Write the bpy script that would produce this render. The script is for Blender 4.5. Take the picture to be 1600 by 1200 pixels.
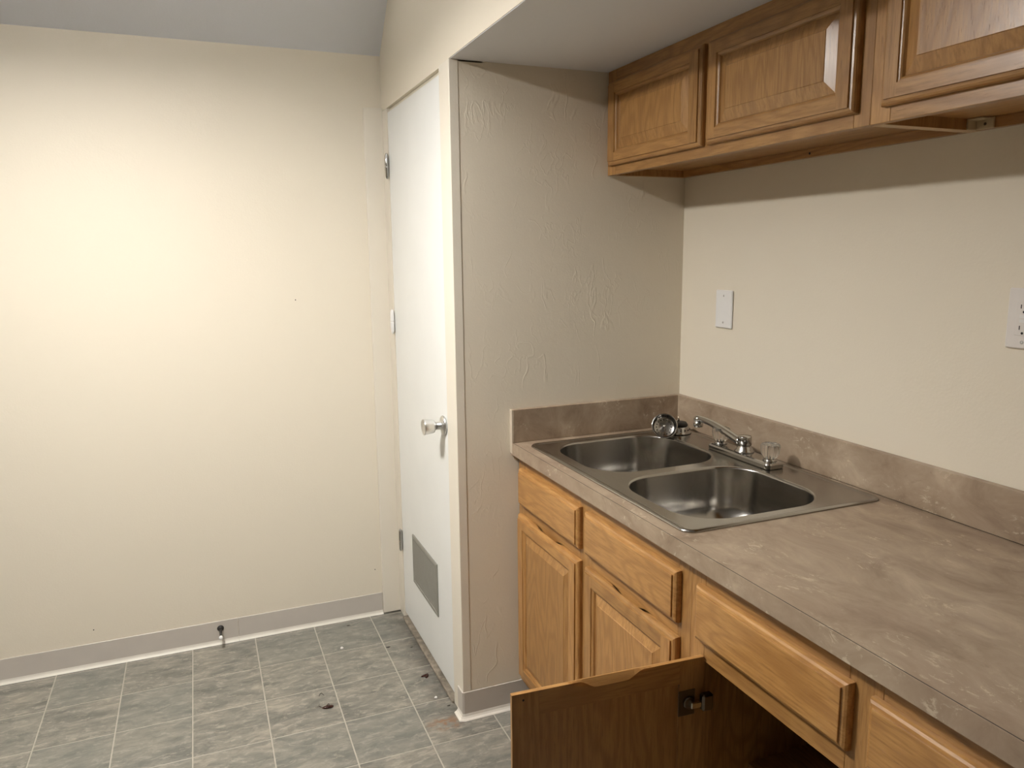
import bpy, math, random
from mathutils import Vector, Matrix

for o in list(bpy.data.objects):
    bpy.data.objects.remove(o, do_unlink=True)
scene = bpy.context.scene
COL = scene.collection
R = random.Random(7)
PI = math.pi

# ------------------------------------------------------------------ camera
# x: 0 is the wall behind the counter, negative to the left; y: 0 is the pantry side wall, negative towards the viewer; z: floor 0
CAM = Vector((-1.51415, -2.19140, 1.50405))
FW = Vector((0.37177773, 0.91290047, -0.16850532))
RT = Vector((0.92540138, -0.37883826, -0.01067033))
UP = Vector((0.07357721, 0.15196807, 0.98564299))
cd = bpy.data.cameras.new('camera')
cd.sensor_width = 36.0
cd.lens = 1200.08 * 36.0 / 1600.0
cd.clip_start = 0.02
cam = bpy.data.objects.new('camera', cd)
COL.objects.link(cam)
cam.matrix_world = Matrix(((RT.x, UP.x, -FW.x, CAM.x), (RT.y, UP.y, -FW.y, CAM.y), (RT.z, UP.z, -FW.z, CAM.z), (0, 0, 0, 1)))
scene.camera = cam

# ------------------------------------------------------------------ world, light, exposure
w = bpy.data.worlds.new('world')
scene.world = w
w.use_nodes = True
w.node_tree.nodes['Background'].inputs[0].default_value = (0.8, 0.86, 1.0, 1)
w.node_tree.nodes['Background'].inputs[1].default_value = 0.05
vs = scene.view_settings
vs.view_transform = 'Standard'
vs.look = 'None'
vs.gamma = 1.0
vs.use_curve_mapping = False
vs.exposure = 0.0
LAMP = Vector((-1.85, -0.38, 2.265))      # the hanging ceiling lamp, just above the frame
LAMP_STRENGTH = 290.0
LAMP_COLOR = (1.0, 0.962, 0.91)

# ------------------------------------------------------------------ dimensions
D, F = 0.804, 0.851            # pantry face, far wall
HS, HC, ZC = 2.049, 2.244, 2.80   # soffit, far wall top, flat ceiling
SLOPE = 1.017
TS, TX, TY = 0.2305, -1.1672, 0.5994
DC, H, TC = 0.631, 0.9147, 0.038
HB, TB = 0.1056, 0.0202
FF, FT = 0.603, 0.020          # base face frame plane, front thickness
UD, UB = 0.290, 1.739
XL, YB = -5.2, -5.6           # left wall, wall behind the viewer

# ------------------------------------------------------------------ helpers
class M:
    """collects shapes, then links them as one mesh object"""
    def __init__(s):
        s.v = []; s.f = []; s.sm = []
    def add(s, vs_, fs, smooth=False):
        b = len(s.v)
        s.v += [tuple(p) for p in vs_]
        s.f += [tuple(i + b for i in f) for f in fs]
        s.sm += [smooth] * len(fs)
        return s
    def box(s, x0, x1, y0, y1, z0, z1):
        if x0 > x1: x0, x1 = x1, x0
        if y0 > y1: y0, y1 = y1, y0
        if z0 > z1: z0, z1 = z1, z0
        v = [(x0, y0, z0), (x1, y0, z0), (x1, y1, z0), (x0, y1, z0), (x0, y0, z1), (x1, y0, z1), (x1, y1, z1), (x0, y1, z1)]
        return s.add(v, [(0, 3, 2, 1), (4, 5, 6, 7), (0, 1, 5, 4), (1, 2, 6, 5), (2, 3, 7, 6), (3, 0, 4, 7)])
    def bbox(s, x0, x1, y0, y1, z0, z1, b=0.002):
        """box with chamfered edges"""
        if x0 > x1: x0, x1 = x1, x0
        if y0 > y1: y0, y1 = y1, y0
        if z0 > z1: z0, z1 = z1, z0
        loops = []
        for z, i in ((z0, b), (z0 + b, 0), (z1 - b, 0), (z1, b)):
            loops.append([(x0 + i + b * (i == 0), y0 + i, z), (x1 - i - b * (i == 0), y0 + i, z), (x1 - i, y0 + i + b * (i == 0), z), (x1 - i, y1 - i - b * (i == 0), z),
                          (x1 - i - b * (i == 0), y1 - i, z), (x0 + i + b * (i == 0), y1 - i, z), (x0 + i, y1 - i - b * (i == 0), z), (x0 + i, y0 + i + b * (i == 0), z)])
        return s.loft(loops, cap=True)
    def loft(s, loops, closed=True, cap=False, smooth=False, cap0=None, cap1=None):
        n = len(loops[0]); b = len(s.v)
        for l in loops: s.v += [tuple(p) for p in l]
        for k in range(len(loops) - 1):
            for i in range(n if closed else n - 1):
                j = (i + 1) % n
                s.f.append((b + k * n + i, b + k * n + j, b + (k + 1) * n + j, b + (k + 1) * n + i)); s.sm.append(smooth)
        if cap if cap0 is None else cap0:
            s.f.append(tuple(b + i for i in reversed(range(n)))); s.sm.append(False)
        if cap if cap1 is None else cap1:
            q = b + (len(loops) - 1) * n
            s.f.append(tuple(q + i for i in range(n))); s.sm.append(False)
        return s
    def lathe(s, prof, origin=(0, 0, 0), axis=(0, 0, 1), n=28, smooth=True, ripple=None, cap=True):
        """prof: list of (radius, height) along the axis"""
        a = Vector(axis).normalized()
        t = Vector((1, 0, 0)) if abs(a.x) < 0.8 else Vector((0, 1, 0))
        u = a.cross(t).normalized(); q = a.cross(u)
        o = Vector(origin); loops = []
        for r, h in prof:
            l = []
            for i in range(n):
                th = 2 * PI * i / n
                rr = r * (1 + (ripple[1] * math.cos(ripple[0] * th) if ripple else 0))
                l.append(o + a * h + u * (rr * math.cos(th)) + q * (rr * math.sin(th)))
            loops.append(l)
        return s.loft(loops, smooth=smooth, cap=cap)
    def tube(s, pts, rad, n=10, smooth=True, flat=1.0):
        pts = [Vector(p) for p in pts]
        if not hasattr(rad, '__len__'): rad = [rad] * len(pts)
        loops = []; ref = None
        for i, p in enumerate(pts):
            d = (pts[min(i + 1, len(pts) - 1)] - pts[max(i - 1, 0)]).normalized()
            if ref is None:
                ref = Vector((0, 0, 1)) if abs(d.z) < 0.9 else Vector((1, 0, 0))
            u = d.cross(ref).normalized(); v = u.cross(d).normalized(); ref = v
            loops.append([p + u * (rad[i] * math.cos(2 * PI * k / n)) + v * (rad[i] * flat * math.sin(2 * PI * k / n)) for k in range(n)])
        return s.loft(loops, smooth=smooth, cap=True)
    def build(s, name, mat, parent=None, loc=None, world=True):
        """world=True: the shape was given in world coordinates, move it into the parent's frame"""
        off = Vector((0, 0, 0))
        if parent is not None and world:
            off = WLOC.get(parent.name, Vector((0, 0, 0)))
        me = bpy.data.meshes.new(name)
        me.from_pydata([(p[0] - off.x, p[1] - off.y, p[2] - off.z) for p in s.v], [], s.f)
        for p, q in zip(me.polygons, s.sm): p.use_smooth = q
        me.validate(); me.update()
        import bmesh
        bm = bmesh.new(); bm.from_mesh(me)
        bmesh.ops.recalc_face_normals(bm, faces=bm.faces)
        bm.to_mesh(me); bm.free()
        me.materials.append(mat)
        o = bpy.data.objects.new(name, me)
        COL.objects.link(o)
        if parent is not None: o.parent = parent
        if loc is not None: o.location = loc
        WLOC[o.name] = off.copy()
        return o

WLOC = {}
def tag(o, label=None, cat=None, group=None, kind=None):
    if label: o['label'] = label
    if cat: o['category'] = cat
    if group: o['group'] = group
    if kind: o['kind'] = kind
    return o
def thing(name, loc, label, cat, group=None):
    o = bpy.data.objects.new(name, None)
    o.empty_display_size = 0.05
    COL.objects.link(o)
    o.location = loc
    WLOC[o.name] = Vector(loc)
    return tag(o, label, cat, group)
def struct(name, m, mat, parent=None):
    o = m.build(name, mat, parent)
    if parent is None: o['kind'] = 'structure'
    return o

# ------------------------------------------------------------------ materials
class NT:
    def __init__(s, name):
        s.m = bpy.data.materials.new(name); s.m.use_nodes = True
        s.t = s.m.node_tree; s.b = s.t.nodes['Principled BSDF']
    def n(s, typ, **kw):
        x = s.t.nodes.new(typ)
        for k, v in kw.items(): setattr(x, k, v)
        return x
    def put(s, sock, val):
        if isinstance(val, bpy.types.NodeSocket): s.t.links.new(val, sock)
        elif val is not None: sock.default_value = val
    def math(s, op, a, b=None, c=None, clamp=False):
        x = s.n('ShaderNodeMath', operation=op, use_clamp=clamp)
        for i, q in enumerate((a, b, c)):
            if q is not None: s.put(x.inputs[i], q)
        return x.outputs[0]
    def vmath(s, op, a, b=None):
        x = s.n('ShaderNodeVectorMath', operation=op)
        s.put(x.inputs[0], a)
        if b is not None: s.put(x.inputs[1], b)
        return x.outputs[1] if op in ('LENGTH', 'DISTANCE', 'DOT_PRODUCT') else x.outputs[0]
    def noise(s, vec, scale, detail=3.0, rough=0.55, dist=0.0, out=0):
        x = s.n('ShaderNodeTexNoise')
        if vec is not None: s.put(x.inputs['Vector'], vec)
        x.inputs['Scale'].default_value = scale; x.inputs['Detail'].default_value = detail
        x.inputs['Roughness'].default_value = rough; x.inputs['Distortion'].default_value = dist
        return x.outputs[out]
    def ramp(s, fac, stops, interp='LINEAR'):
        x = s.n('ShaderNodeValToRGB'); x.color_ramp.interpolation = interp
        e = x.color_ramp.elements
        while len(e) > 1: e.remove(e[-1])
        e[0].position = stops[0][0]; e[0].color = (*stops[0][1], 1)
        for p, c in stops[1:]:
            k = e.new(p); k.color = (*c, 1)
        s.put(x.inputs[0], fac)
        return x.outputs[0]
    def mix(s, fac, a, b, blend='MIX'):
        x = s.n('ShaderNodeMix', data_type='RGBA', blend_type=blend)
        s.put(x.inputs[0], fac)
        s.put(x.inputs[6], (*a, 1) if isinstance(a, tuple) else a)
        s.put(x.inputs[7], (*b, 1) if isinstance(b, tuple) else b)
        return x.outputs[2]
    def smooth(s, v, lo, hi):
        x = s.n('ShaderNodeMapRange', interpolation_type='SMOOTHSTEP')
        s.put(x.inputs[0], v); x.inputs[1].default_value = lo; x.inputs[2].default_value = hi
        return x.outputs[0]
    def bump(s, h, dist=0.001, strength=1.0, prev=None):
        x = s.n('ShaderNodeBump'); x.inputs['Strength'].default_value = strength; x.inputs['Distance'].default_value = dist
        s.put(x.inputs['Height'], h)
        if prev is not None: s.put(x.inputs['Normal'], prev)
        s.put(s.b.inputs['Normal'], x.outputs[0]); return x.outputs[0]
    def objco(s): return s.n('ShaderNodeTexCoord').outputs['Object']
    def wpos(s): return s.n('ShaderNodeNewGeometry').outputs['Position']
    def rnd(s): return s.n('ShaderNodeObjectInfo').outputs['Random']
    def col(s, c): s.put(s.b.inputs['Base Color'], (*c, 1) if isinstance(c, tuple) else c)
    def set(s, **kw):
        names = dict(rough='Roughness', metal='Metallic', spec='Specular IOR Level', trans='Transmission Weight', ior='IOR', coat='Coat Weight', coatr='Coat Roughness', aniso='Anisotropic')
        for k, v in kw.items(): s.put(s.b.inputs[names[k]], v)
        return s

def plain(name, c, rough=0.5, metal=0.0, spec=0.5, vary=0.04, scale=30):
    q = NT(name)
    n = q.noise(q.objco(), scale)
    lo = tuple(max(0, x * (1 - vary)) for x in c); hi = tuple(min(1, x * (1 + vary)) for x in c)
    q.col(q.ramp(n, [(0.3, lo), (0.7, hi)]))
    q.set(rough=rough, metal=metal, spec=spec)
    return q.m

CREAM = (0.80, 0.732, 0.605)
def paint(name, c, texture=0.0, rough=0.55):
    q = NT(name); p = q.wpos()
    big = q.noise(p, 1.6, 3)
    q.col(q.mix(q.math('MULTIPLY', big, 0.10), c, tuple(x * 0.86 for x in c)))
    q.set(rough=rough, spec=0.35)
    orange = q.noise(p, 160, 2, 0.5)
    roll = q.noise(p, 14, 3, 0.5)
    h = q.math('ADD', q.math('MULTIPLY', orange, 0.25), q.math('MULTIPLY', roll, 0.9))
    if texture:
        # trowel ridges: thin curved lips of plaster, in patches
        warp = q.n('ShaderNodeVectorMath', operation='ADD')
        q.put(warp.inputs[0], p)
        q.put(warp.inputs[1], q.vmath('MULTIPLY', q.vmath('SUBTRACT', q.noise(p, 5, 2, out=1), (0.5, 0.5, 0.5)), (0.12, 0.12, 0.12)))
        st = q.vmath('MULTIPLY', warp.outputs[0], (1.0, 1.0, 0.30))
        rid = q.noise(st, 12, 2.5, 0.5)
        line = q.math('SUBTRACT', 1.0, q.smooth(q.math('ABSOLUTE', q.math('SUBTRACT', rid, 0.5)), 0.0, 0.018))
        mask = q.smooth(q.noise(p, 7.5, 3), 0.50, 0.66)
        rid2 = q.noise(q.vmath('MULTIPLY', warp.outputs[0], (1.0, 1.0, 0.5)), 24, 2.5, 0.5)
        line2 = q.math('SUBTRACT', 1.0, q.smooth(q.math('ABSOLUTE', q.math('SUBTRACT', rid2, 0.5)), 0.0, 0.03))
        mask2 = q.smooth(q.noise(q.vmath('ADD', p, (3.1, 0.7, 1.9)), 6.0, 3), 0.48, 0.64)
        rl = q.math('ADD', q.math('MULTIPLY', line, mask), q.math('MULTIPLY', q.math('MULTIPLY', line2, mask2), 0.5))
        h = q.math('ADD', q.math('MULTIPLY', h, 0.9), q.math('MULTIPLY', rl, texture))
    q.bump(h, 0.0011)
    return q.m

MAT = {}
MAT['wall'] = paint('cream_wall_paint', CREAM)
MAT['wall_rough'] = paint('cream_trowelled_paint', CREAM, 0.65)
MAT['trim'] = paint('cream_trim_paint', (0.80, 0.745, 0.64), rough=0.4)
MAT['ceil'] = paint('white_ceiling_paint', (0.79, 0.80, 0.83))
MAT['door'] = plain('white_door_paint', (0.83, 0.84, 0.82), 0.38, vary=0.015, scale=6)
MAT['jamb'] = plain('cream_jamb_paint', (0.80, 0.75, 0.63), 0.4, vary=0.03, scale=8)
MAT['base'] = plain('grey_vinyl_base', (0.575, 0.53, 0.475), 0.42, vary=0.03, scale=9)
MAT['toe'] = plain('pale_vinyl_toe', (0.76, 0.72, 0.64), 0.3, vary=0.04, scale=14)
MAT['sill'] = plain('worn_sill', (0.24, 0.205, 0.16), 0.6, vary=0.45, scale=35)
MAT['white'] = plain('white_plastic', (0.84, 0.83, 0.81), 0.3, vary=0.01)
MAT['gfci'] = plain('off_white_plastic', (0.78, 0.74, 0.70), 0.35, vary=0.01)
MAT['black'] = plain('black_rubber', (0.018, 0.016, 0.014), 0.5)
MAT['dark'] = plain('dark_slot', (0.01, 0.009, 0.008), 0.7)
MAT['chrome'] = plain('chrome', (0.52, 0.51, 0.49), 0.14, 1.0, vary=0.04)
MAT['satin'] = plain('satin_aluminium', (0.74, 0.74, 0.73), 0.30, 1.0, vary=0.03)
MAT['nickel'] = plain('nickel_hinge', (0.66, 0.60, 0.50), 0.25, 1.0)
MAT['bronze'] = plain('dark_bronze', (0.17, 0.14, 0.11), 0.3, 1.0)
MAT['grille'] = plain('grey_grille_metal', (0.29, 0.285, 0.25), 0.5, 0.25)
MAT['almond'] = plain('almond_plastic', (0.55, 0.44, 0.28), 0.45)
MAT['edgeply'] = plain('raw_panel_edge', (0.62, 0.45, 0.27), 0.6)
MAT['husk'] = plain('red_brown_shell', (0.04, 0.011, 0.007), 0.18, vary=0.3, scale=200)
MAT['speck'] = plain('dark_dirt', (0.05, 0.042, 0.035), 0.9)
MAT['crumb'] = plain('white_crumb', (0.9, 0.88, 0.84), 0.5)
MAT['lampmetal'] = plain('white_lamp_metal', (0.8, 0.8, 0.78), 0.4)

def steel():
    q = NT('brushed_stainless')
    co = q.objco()
    br = q.noise(q.vmath('MULTIPLY', co, (260, 6, 60)), 1.0, 2)
    sm = q.noise(co, 9, 3)
    q.col(q.mix(sm, (0.36, 0.345, 0.32), (0.47, 0.452, 0.425)))
    q.set(metal=1.0, rough=q.math('ADD', 0.15, q.math('MULTIPLY', br, 0.10)))
    q.bump(br, 0.00002)
    return q.m
MAT['steel'] = steel()

def acrylic():
    q = NT('clear_acrylic')
    q.col((0.95, 0.94, 0.90)); q.set(trans=0.96, rough=0.14, ior=1.49)
    return q.m
MAT['acrylic'] = acrylic()

def oak(name, axis):
    """honey oak, the grain running along local axis"""
    q = NT(name)
    off = q.math('MULTIPLY', q.rnd(), 37.0)
    cmb = q.n('ShaderNodeCombineXYZ')
    for i in range(3): q.put(cmb.inputs[i], q.math('MULTIPLY', off, (1.0, 0.7, 0.43)[i]))
    co = q.vmath('ADD', q.objco(), cmb.outputs[0])
    along = [1.0, 1.0, 1.0]; along[axis] = 0.075
    st = q.vmath('MULTIPLY', co, tuple(along))
    lowst = [1.0, 1.0, 1.0]; lowst[axis] = 0.22
    lo = q.noise(q.vmath('MULTIPLY', co, tuple(lowst)), 6.0, 2, 0.45)
    # growth rings: contours of a slow field
    ring = q.math('FRACT', q.math('MULTIPLY', lo, 17.0))
    tri = q.math('ABSOLUTE', q.math('SUBTRACT', ring, 0.5))
    ringv = q.smooth(tri, 0.02, 0.34)
    fib = q.noise(st, 190, 3, 0.65)
    fib2 = q.noise(st, 520, 2, 0.6)
    tone = q.noise(co, 2.2, 2)
    c = q.ramp(fib, [(0.30, (0.275, 0.125, 0.034)), (0.48, (0.440, 0.228, 0.072)), (0.72, (0.540, 0.300, 0.105))])
    c = q.mix(q.math('MULTIPLY', q.math('SUBTRACT', 1.0, ringv), 0.58), c, (0.27, 0.118, 0.032))
    pore = q.smooth(fib2, 0.64, 0.74)
    c = q.mix(q.math('MULTIPLY', pore, 0.45), c, (0.15, 0.062, 0.02))
    c = q.mix(0.28, c, q.ramp(tone, [(0.3, (0.40, 0.20, 0.060)), (0.7, (0.51, 0.275, 0.095))]))
    hsv = q.n('ShaderNodeHueSaturation'); q.put(hsv.inputs['Color'], c)
    q.put(hsv.inputs['Value'], q.math('ADD', 0.83, q.math('MULTIPLY', q.rnd(), 0.22)))
    q.col(hsv.outputs[0])
    q.set(rough=q.math('ADD', 0.30, q.math('MULTIPLY', fib, 0.12)), spec=0.5, coat=0.25, coatr=0.22)
    q.bump(q.math('SUBTRACT', q.math('MULTIPLY', fib, 0.5), q.math('ADD', pore, q.math('MULTIPLY', ringv, -0.4))), 0.00022)
    return q.m
MAT['oak_h'] = oak('honey_oak_horizontal', 1)
MAT['oak_v'] = oak('honey_oak_vertical', 2)
MAT['oak_x'] = oak('honey_oak_depthwise', 0)

def laminate():
    q = NT('mottled_stone_laminate'); p = q.wpos()
    wv = q.vmath('ADD', q.vmath('MULTIPLY', p, (1.5, 0.75, 1.2)), q.vmath('MULTIPLY', q.noise(p, 4, 3, out=1), (0.12, 0.12, 0.12)))
    a = q.noise(wv, 7, 6, 0.68, 0.6)
    b = q.noise(wv, 46, 5, 0.74, 0.6)
    c = q.ramp(a, [(0.30, (0.225, 0.160, 0.108)), (0.46, (0.325, 0.244, 0.170)), (0.58, (0.385, 0.298, 0.212)), (0.74, (0.49, 0.395, 0.29))])
    c = q.mix(q.math('MULTIPLY', q.smooth(q.noise(p, 3.0, 2), 0.5, 0.7), 0.32), c, (0.305, 0.213, 0.155))
    fl = q.math('MULTIPLY', q.smooth(b, 0.555, 0.63), q.smooth(q.noise(p, 9.5, 3), 0.50, 0.62))
    c = q.mix(q.math('MULTIPLY', fl, 0.62), c, (0.62, 0.53, 0.40))
    dk = q.smooth(q.noise(q.vmath('ADD', wv, (4.0, 9.0, 2.0)), 22, 4, 0.7, 1.0), 0.62, 0.72)
    c = q.mix(q.math('MULTIPLY', dk, 0.35), c, (0.19, 0.135, 0.095))
    q.col(c)
    q.set(rough=q.math('ADD', 0.36, q.math('MULTIPLY', b, 0.12)), spec=0.45)
    q.bump(b, 0.0002)
    return q.m
MAT['lam'] = laminate()
MAT['lamcap'] = plain('pale_laminate_edge', (0.56, 0.48, 0.38), 0.45)

def tile_mat():
    q = NT('grey_slate_vinyl'); p = q.wpos()
    rr = q.rnd()
    cmb = q.n('ShaderNodeCombineXYZ')
    q.put(cmb.inputs[0], q.math('MULTIPLY', rr, 23.0)); q.put(cmb.inputs[1], q.math('MULTIPLY', rr, 11.0))
    co = q.vmath('ADD', p, cmb.outputs[0])
    wv = q.vmath('ADD', q.vmath('MULTIPLY', co, (0.55, 1.3, 1.0)), q.vmath('MULTIPLY', q.noise(co, 9, 3, out=1), (0.055, 0.055, 0.0)))
    a = q.noise(wv, 12, 7, 0.74, 0.35)
    b = q.noise(wv, 34, 6, 0.74, 0.3)
    c = q.ramp(a, [(0.35, (0.150, 0.147, 0.128)), (0.46, (0.235, 0.229, 0.200)), (0.56, (0.295, 0.278, 0.236)), (0.70, (0.44, 0.395, 0.325))])
    c = q.mix(q.math('MULTIPLY', q.smooth(b, 0.51, 0.63), 0.62), c, (0.50, 0.45, 0.375))
    c = q.mix(q.math('MULTIPLY', q.smooth(b, 0.48, 0.36), 0.5), c, (0.165, 0.16, 0.14))
    c = q.mix(q.math('MULTIPLY', q.smooth(rr, 0.35, 1.0), 0.32), c, (0.225, 0.235, 0.213))
    # grime along the door sill and a rusty stain by the pantry corner
    xs = q.n('ShaderNodeSeparateXYZ'); q.put(xs.inputs[0], p)
    sill = q.math('MULTIPLY', q.smooth(xs.outputs[0], -0.91, -0.815), q.smooth(xs.outputs[1], -0.02, 0.10))
    sill = q.math('MULTIPLY', sill, q.smooth(q.noise(p, 16, 4), 0.30, 0.62))
    c = q.mix(q.math('MULTIPLY', sill, 0.62), c, (0.07, 0.058, 0.044))
    dd = q.vmath('LENGTH', q.vmath('MULTIPLY', q.vmath('SUBTRACT', q.vmath('ADD', p, q.vmath('MULTIPLY', q.noise(p, 22, 3, out=1), (0.05, 0.05, 0))), (-0.842, 0.025, 0.0)), (1.0, 1.5, 0.0)))
    rust = q.math('MULTIPLY', q.smooth(dd, 0.085, 0.01), q.smooth(q.noise(p, 40, 3), 0.40, 0.60))
    c = q.mix(q.math('MULTIPLY', rust, 0.7), c, (0.30, 0.135, 0.05))
    c = q.mix(1.0, c, (0.84, 0.835, 0.83), 'MULTIPLY')
    q.col(c)
    q.set(rough=q.math('ADD', 0.38, q.math('MULTIPLY', b, 0.18)), spec=0.45)
    q.bump(q.math('ADD', a, q.math('MULTIPLY', b, 0.5)), 0.0008)
    return q.m
MAT['tile'] = tile_mat()
MAT['grout'] = plain('pale_grout', (0.43, 0.395, 0.335), 0.6, vary=0.10, scale=25)

# ------------------------------------------------------------------ the room
floor = struct('floor', M().box(XL - 0.1, 0.1, YB - 0.1, F + 0.1, -0.12, -0.0012), MAT['grout'])
g = 0.0021
tile_me = None
ni0 = math.ceil((XL - TX) / TS) - 1
ni1 = math.floor((0.0 - TX) / TS) + 1
nj0 = math.ceil((YB - TY) / TS) - 1
nj1 = math.floor((F - TY) / TS) + 1
def tile_mesh(wx, wy):
    m = M(); a = 0.0014
    loops = []
    for i, z in ((0, -0.003), (0, -0.0007), (a, 0.0)):
        loops.append([(i, i, z), (wx - i, i, z), (wx - i, wy - i, z), (i, wy - i, z)])
    m.loft(loops, cap0=False, cap1=True)
    return m
rest = M()
for i in range(ni0, ni1):
    for j in range(nj0, nj1):
        x0, x1 = TX + i * TS + g, TX + (i + 1) * TS - g
        y0, y1 = TY + j * TS + g, TY + (j + 1) * TS - g
        if x0 > -0.55 or x1 < XL or y0 > F or y1 < YB: continue      # nothing under the cabinets
        if x0 > -D + 0.02 and y0 > 0.02: continue                     # inside the pantry
        if x1 < -2.75 or y1 < -1.9:                                   # far outside the view: joined
            q0, q1, q2, q3 = max(x0, XL), x1, max(y0, YB), min(y1, F)
            rest.box(q0, q1, q2, q3, -0.003, 0.0); continue
        full = x0 >= XL and y1 <= F and y0 >= YB
        cx0, cx1, cy0, cy1 = max(x0, XL), x1, max(y0, YB), min(y1, F)
        if full and tile_me is not None:
            o = bpy.data.objects.new('tile', tile_me); COL.objects.link(o); o.parent = floor
        else:
            o = tile_mesh(cx1 - cx0, cy1 - cy0).build('tile', MAT['tile'], floor)
            if full: tile_me = o.data
        o.location = (cx0, cy0, 0)

tag(rest.build('tile_field', MAT['tile'], floor), kind='stuff')

wall_far = struct('wall_far', M().box(XL - 0.1, 0.1, F, F + 0.1, 0, HC + 0.9), MAT['wall'])
struct('wall_right', M().box(0, 0.1, YB - 0.1, 0.1, 0, ZC + 0.1), MAT['wall'])
struct('wall_left', M().box(XL - 0.1, XL, YB - 0.1, F + 0.1, 0, ZC + 0.1), MAT['wall'])
struct('wall_back', M().box(XL - 0.1, 0.1, YB - 0.1, YB, 0, ZC + 0.1), MAT['wall'])
struct('wall_pantry', M().box(-D + 0.0266, 0.0, 0.0, 0.10, 0, HS + 0.02), MAT['wall_rough'])
struct('wall_soffit', M().box(-D, 0.0, YB, 0.0, HS, ZC + 0.05).box(-D, -D + 0.10, 0.0, F, 2.043, ZC + 0.05), MAT['wall'])
struct('ceiling_alcove', M().box(-D + 0.002, 0.0, YB, 0.0, HS - 0.002, HS - 0.0001), MAT['ceil'])
# sloped ceiling over the far end, flat beyond
ys = F - (ZC - HC) / SLOPE
mm = M()
prof = [(F + 0.05, HC - 0.05 * SLOPE), (ys, ZC), (YB - 0.05, ZC), (YB - 0.05, ZC + 0.1), (ys - 0.02, ZC + 0.1), (F + 0.05, HC + 0.1)]
mm.loft([[(XL - 0.05, y, z) for y, z in prof], [(-D, y, z) for y, z in prof]], cap=True)
struct('ceiling', mm, MAT['ceil'])

# flat casing board on the far wall and the strike jamb board at the pantry corner
struct('trim_1', M().bbox(-0.877, -D + 0.004, F - 0.010, F + 0.002, 0.002, 2.055, 0.003), MAT['trim'])
struct('trim_2', M().bbox(-D - 0.002, -D + 0.0262, -0.0016, 0.095, 0.002, HS - 0.001, 0.0015), MAT['trim'])
struct('trim_3', M().bbox(-D - 0.001, -D + 0.06, 0.767, F - 0.0105, 0.002, 2.042, 0.0015), MAT['trim'])
struct('trim_4', M().bbox(-D + 0.012, -D + 0.06, 0.0955, 0.7665, 2.030, 2.0425, 0.001), MAT['jamb'])
struct('trim_5', M().bbox(-D - 0.010, -D + 0.05, 0.0955, 0.7665, 0.001, 0.012, 0.003), MAT['sill'])   # worn sill

# cove base along the far wall, in two lengths, and round the pantry corner
def cove(parent, x0, x1, y, sgn=-1):
    M().bbox(x0, x1, y + sgn * 0.0035, y, 0.012, 0.0945, 0.0012).build('base_strip', MAT['base'], parent)
    pr = [(0.0, 0.018), (-0.0036, 0.0165), (-0.0050, 0.010), (-0.0075, 0.0055), (-0.0115, 0.0030), (-0.0135, 0.0006), (0.0, 0.0006)]
    M().loft([[(x0, y - sgn * a, z) if False else (x0, y + (a if sgn < 0 else -a), z) for a, z in pr], [(x1, y + (a if sgn < 0 else -a), z) for a, z in pr]], cap=True).build('base_toe', MAT['toe'], parent)
bf = thing('baseboard_far', (XL, F, 0), None, None); bf['kind'] = 'structure'
cove(bf, XL, -1.4575, F - 0.0002)
cove(bf, -1.4565, -0.8785, F - 0.0002)
bp = thing('baseboard_pantry', (-D, 0, 0), None, None); bp['kind'] = 'structure'
def lofted_path(pts, prof, parent, name, mat):
    """sweep prof (offset outwards, z) along a plan path with mitred corners"""
    loops = []
    n = len(pts)
    for i, p in enumerate(pts):
        d0 = (Vector(pts[i]) - Vector(pts[i - 1])).normalized() if i > 0 else None
        d1 = (Vector(pts[i + 1]) - Vector(pts[i])).normalized() if i < n - 1 else None
        n0 = Vector((d0.y, -d0.x)) if d0 else None
        n1 = Vector((d1.y, -d1.x)) if d1 else None
        if n0 is None: nn = n1
        elif n1 is None: nn = n0
        else:
            nn = (n0 + n1); nn = nn / max(nn.dot(n0), 1e-3)
        loops.append([(p[0] + nn.x * a, p[1] + nn.y * a, z) for a, z in prof])
    M().loft(loops, cap=True).build(name, mat, parent)
pth = [(-0.56, -0.0018), (-D - 0.0022 + 0.004, -0.0018), (-D - 0.0022, 0.0), (-D - 0.0022, 0.045)]
pth = [(p[0], p[1]) for p in reversed(pth)]
lofted_path(pth, [(0.0, 0.0945), (0.0032, 0.0935), (0.0032, 0.012), (0.0, 0.012)], bp, 'base_strip', MAT['base'])
lofted_path(pth, [(0.0, 0.020), (0.0036, 0.0185), (0.0055, 0.011), (0.0095, 0.0058), (0.0150, 0.0030), (0.0170, 0.0006), (0.0, 0.0006)], bp, 'base_toe', MAT['toe'])
for x, z in ((-1.957, 0.145), (-0.905, 0.20), (-1.165, 1.335)):
    M().lathe([(0.0022, 0.0), (0.0022, 0.0006)], (x, F - 0.0001, z), (0, -1, 0), 8).build('nail_hole', MAT['dark'], wall_far)

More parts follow.
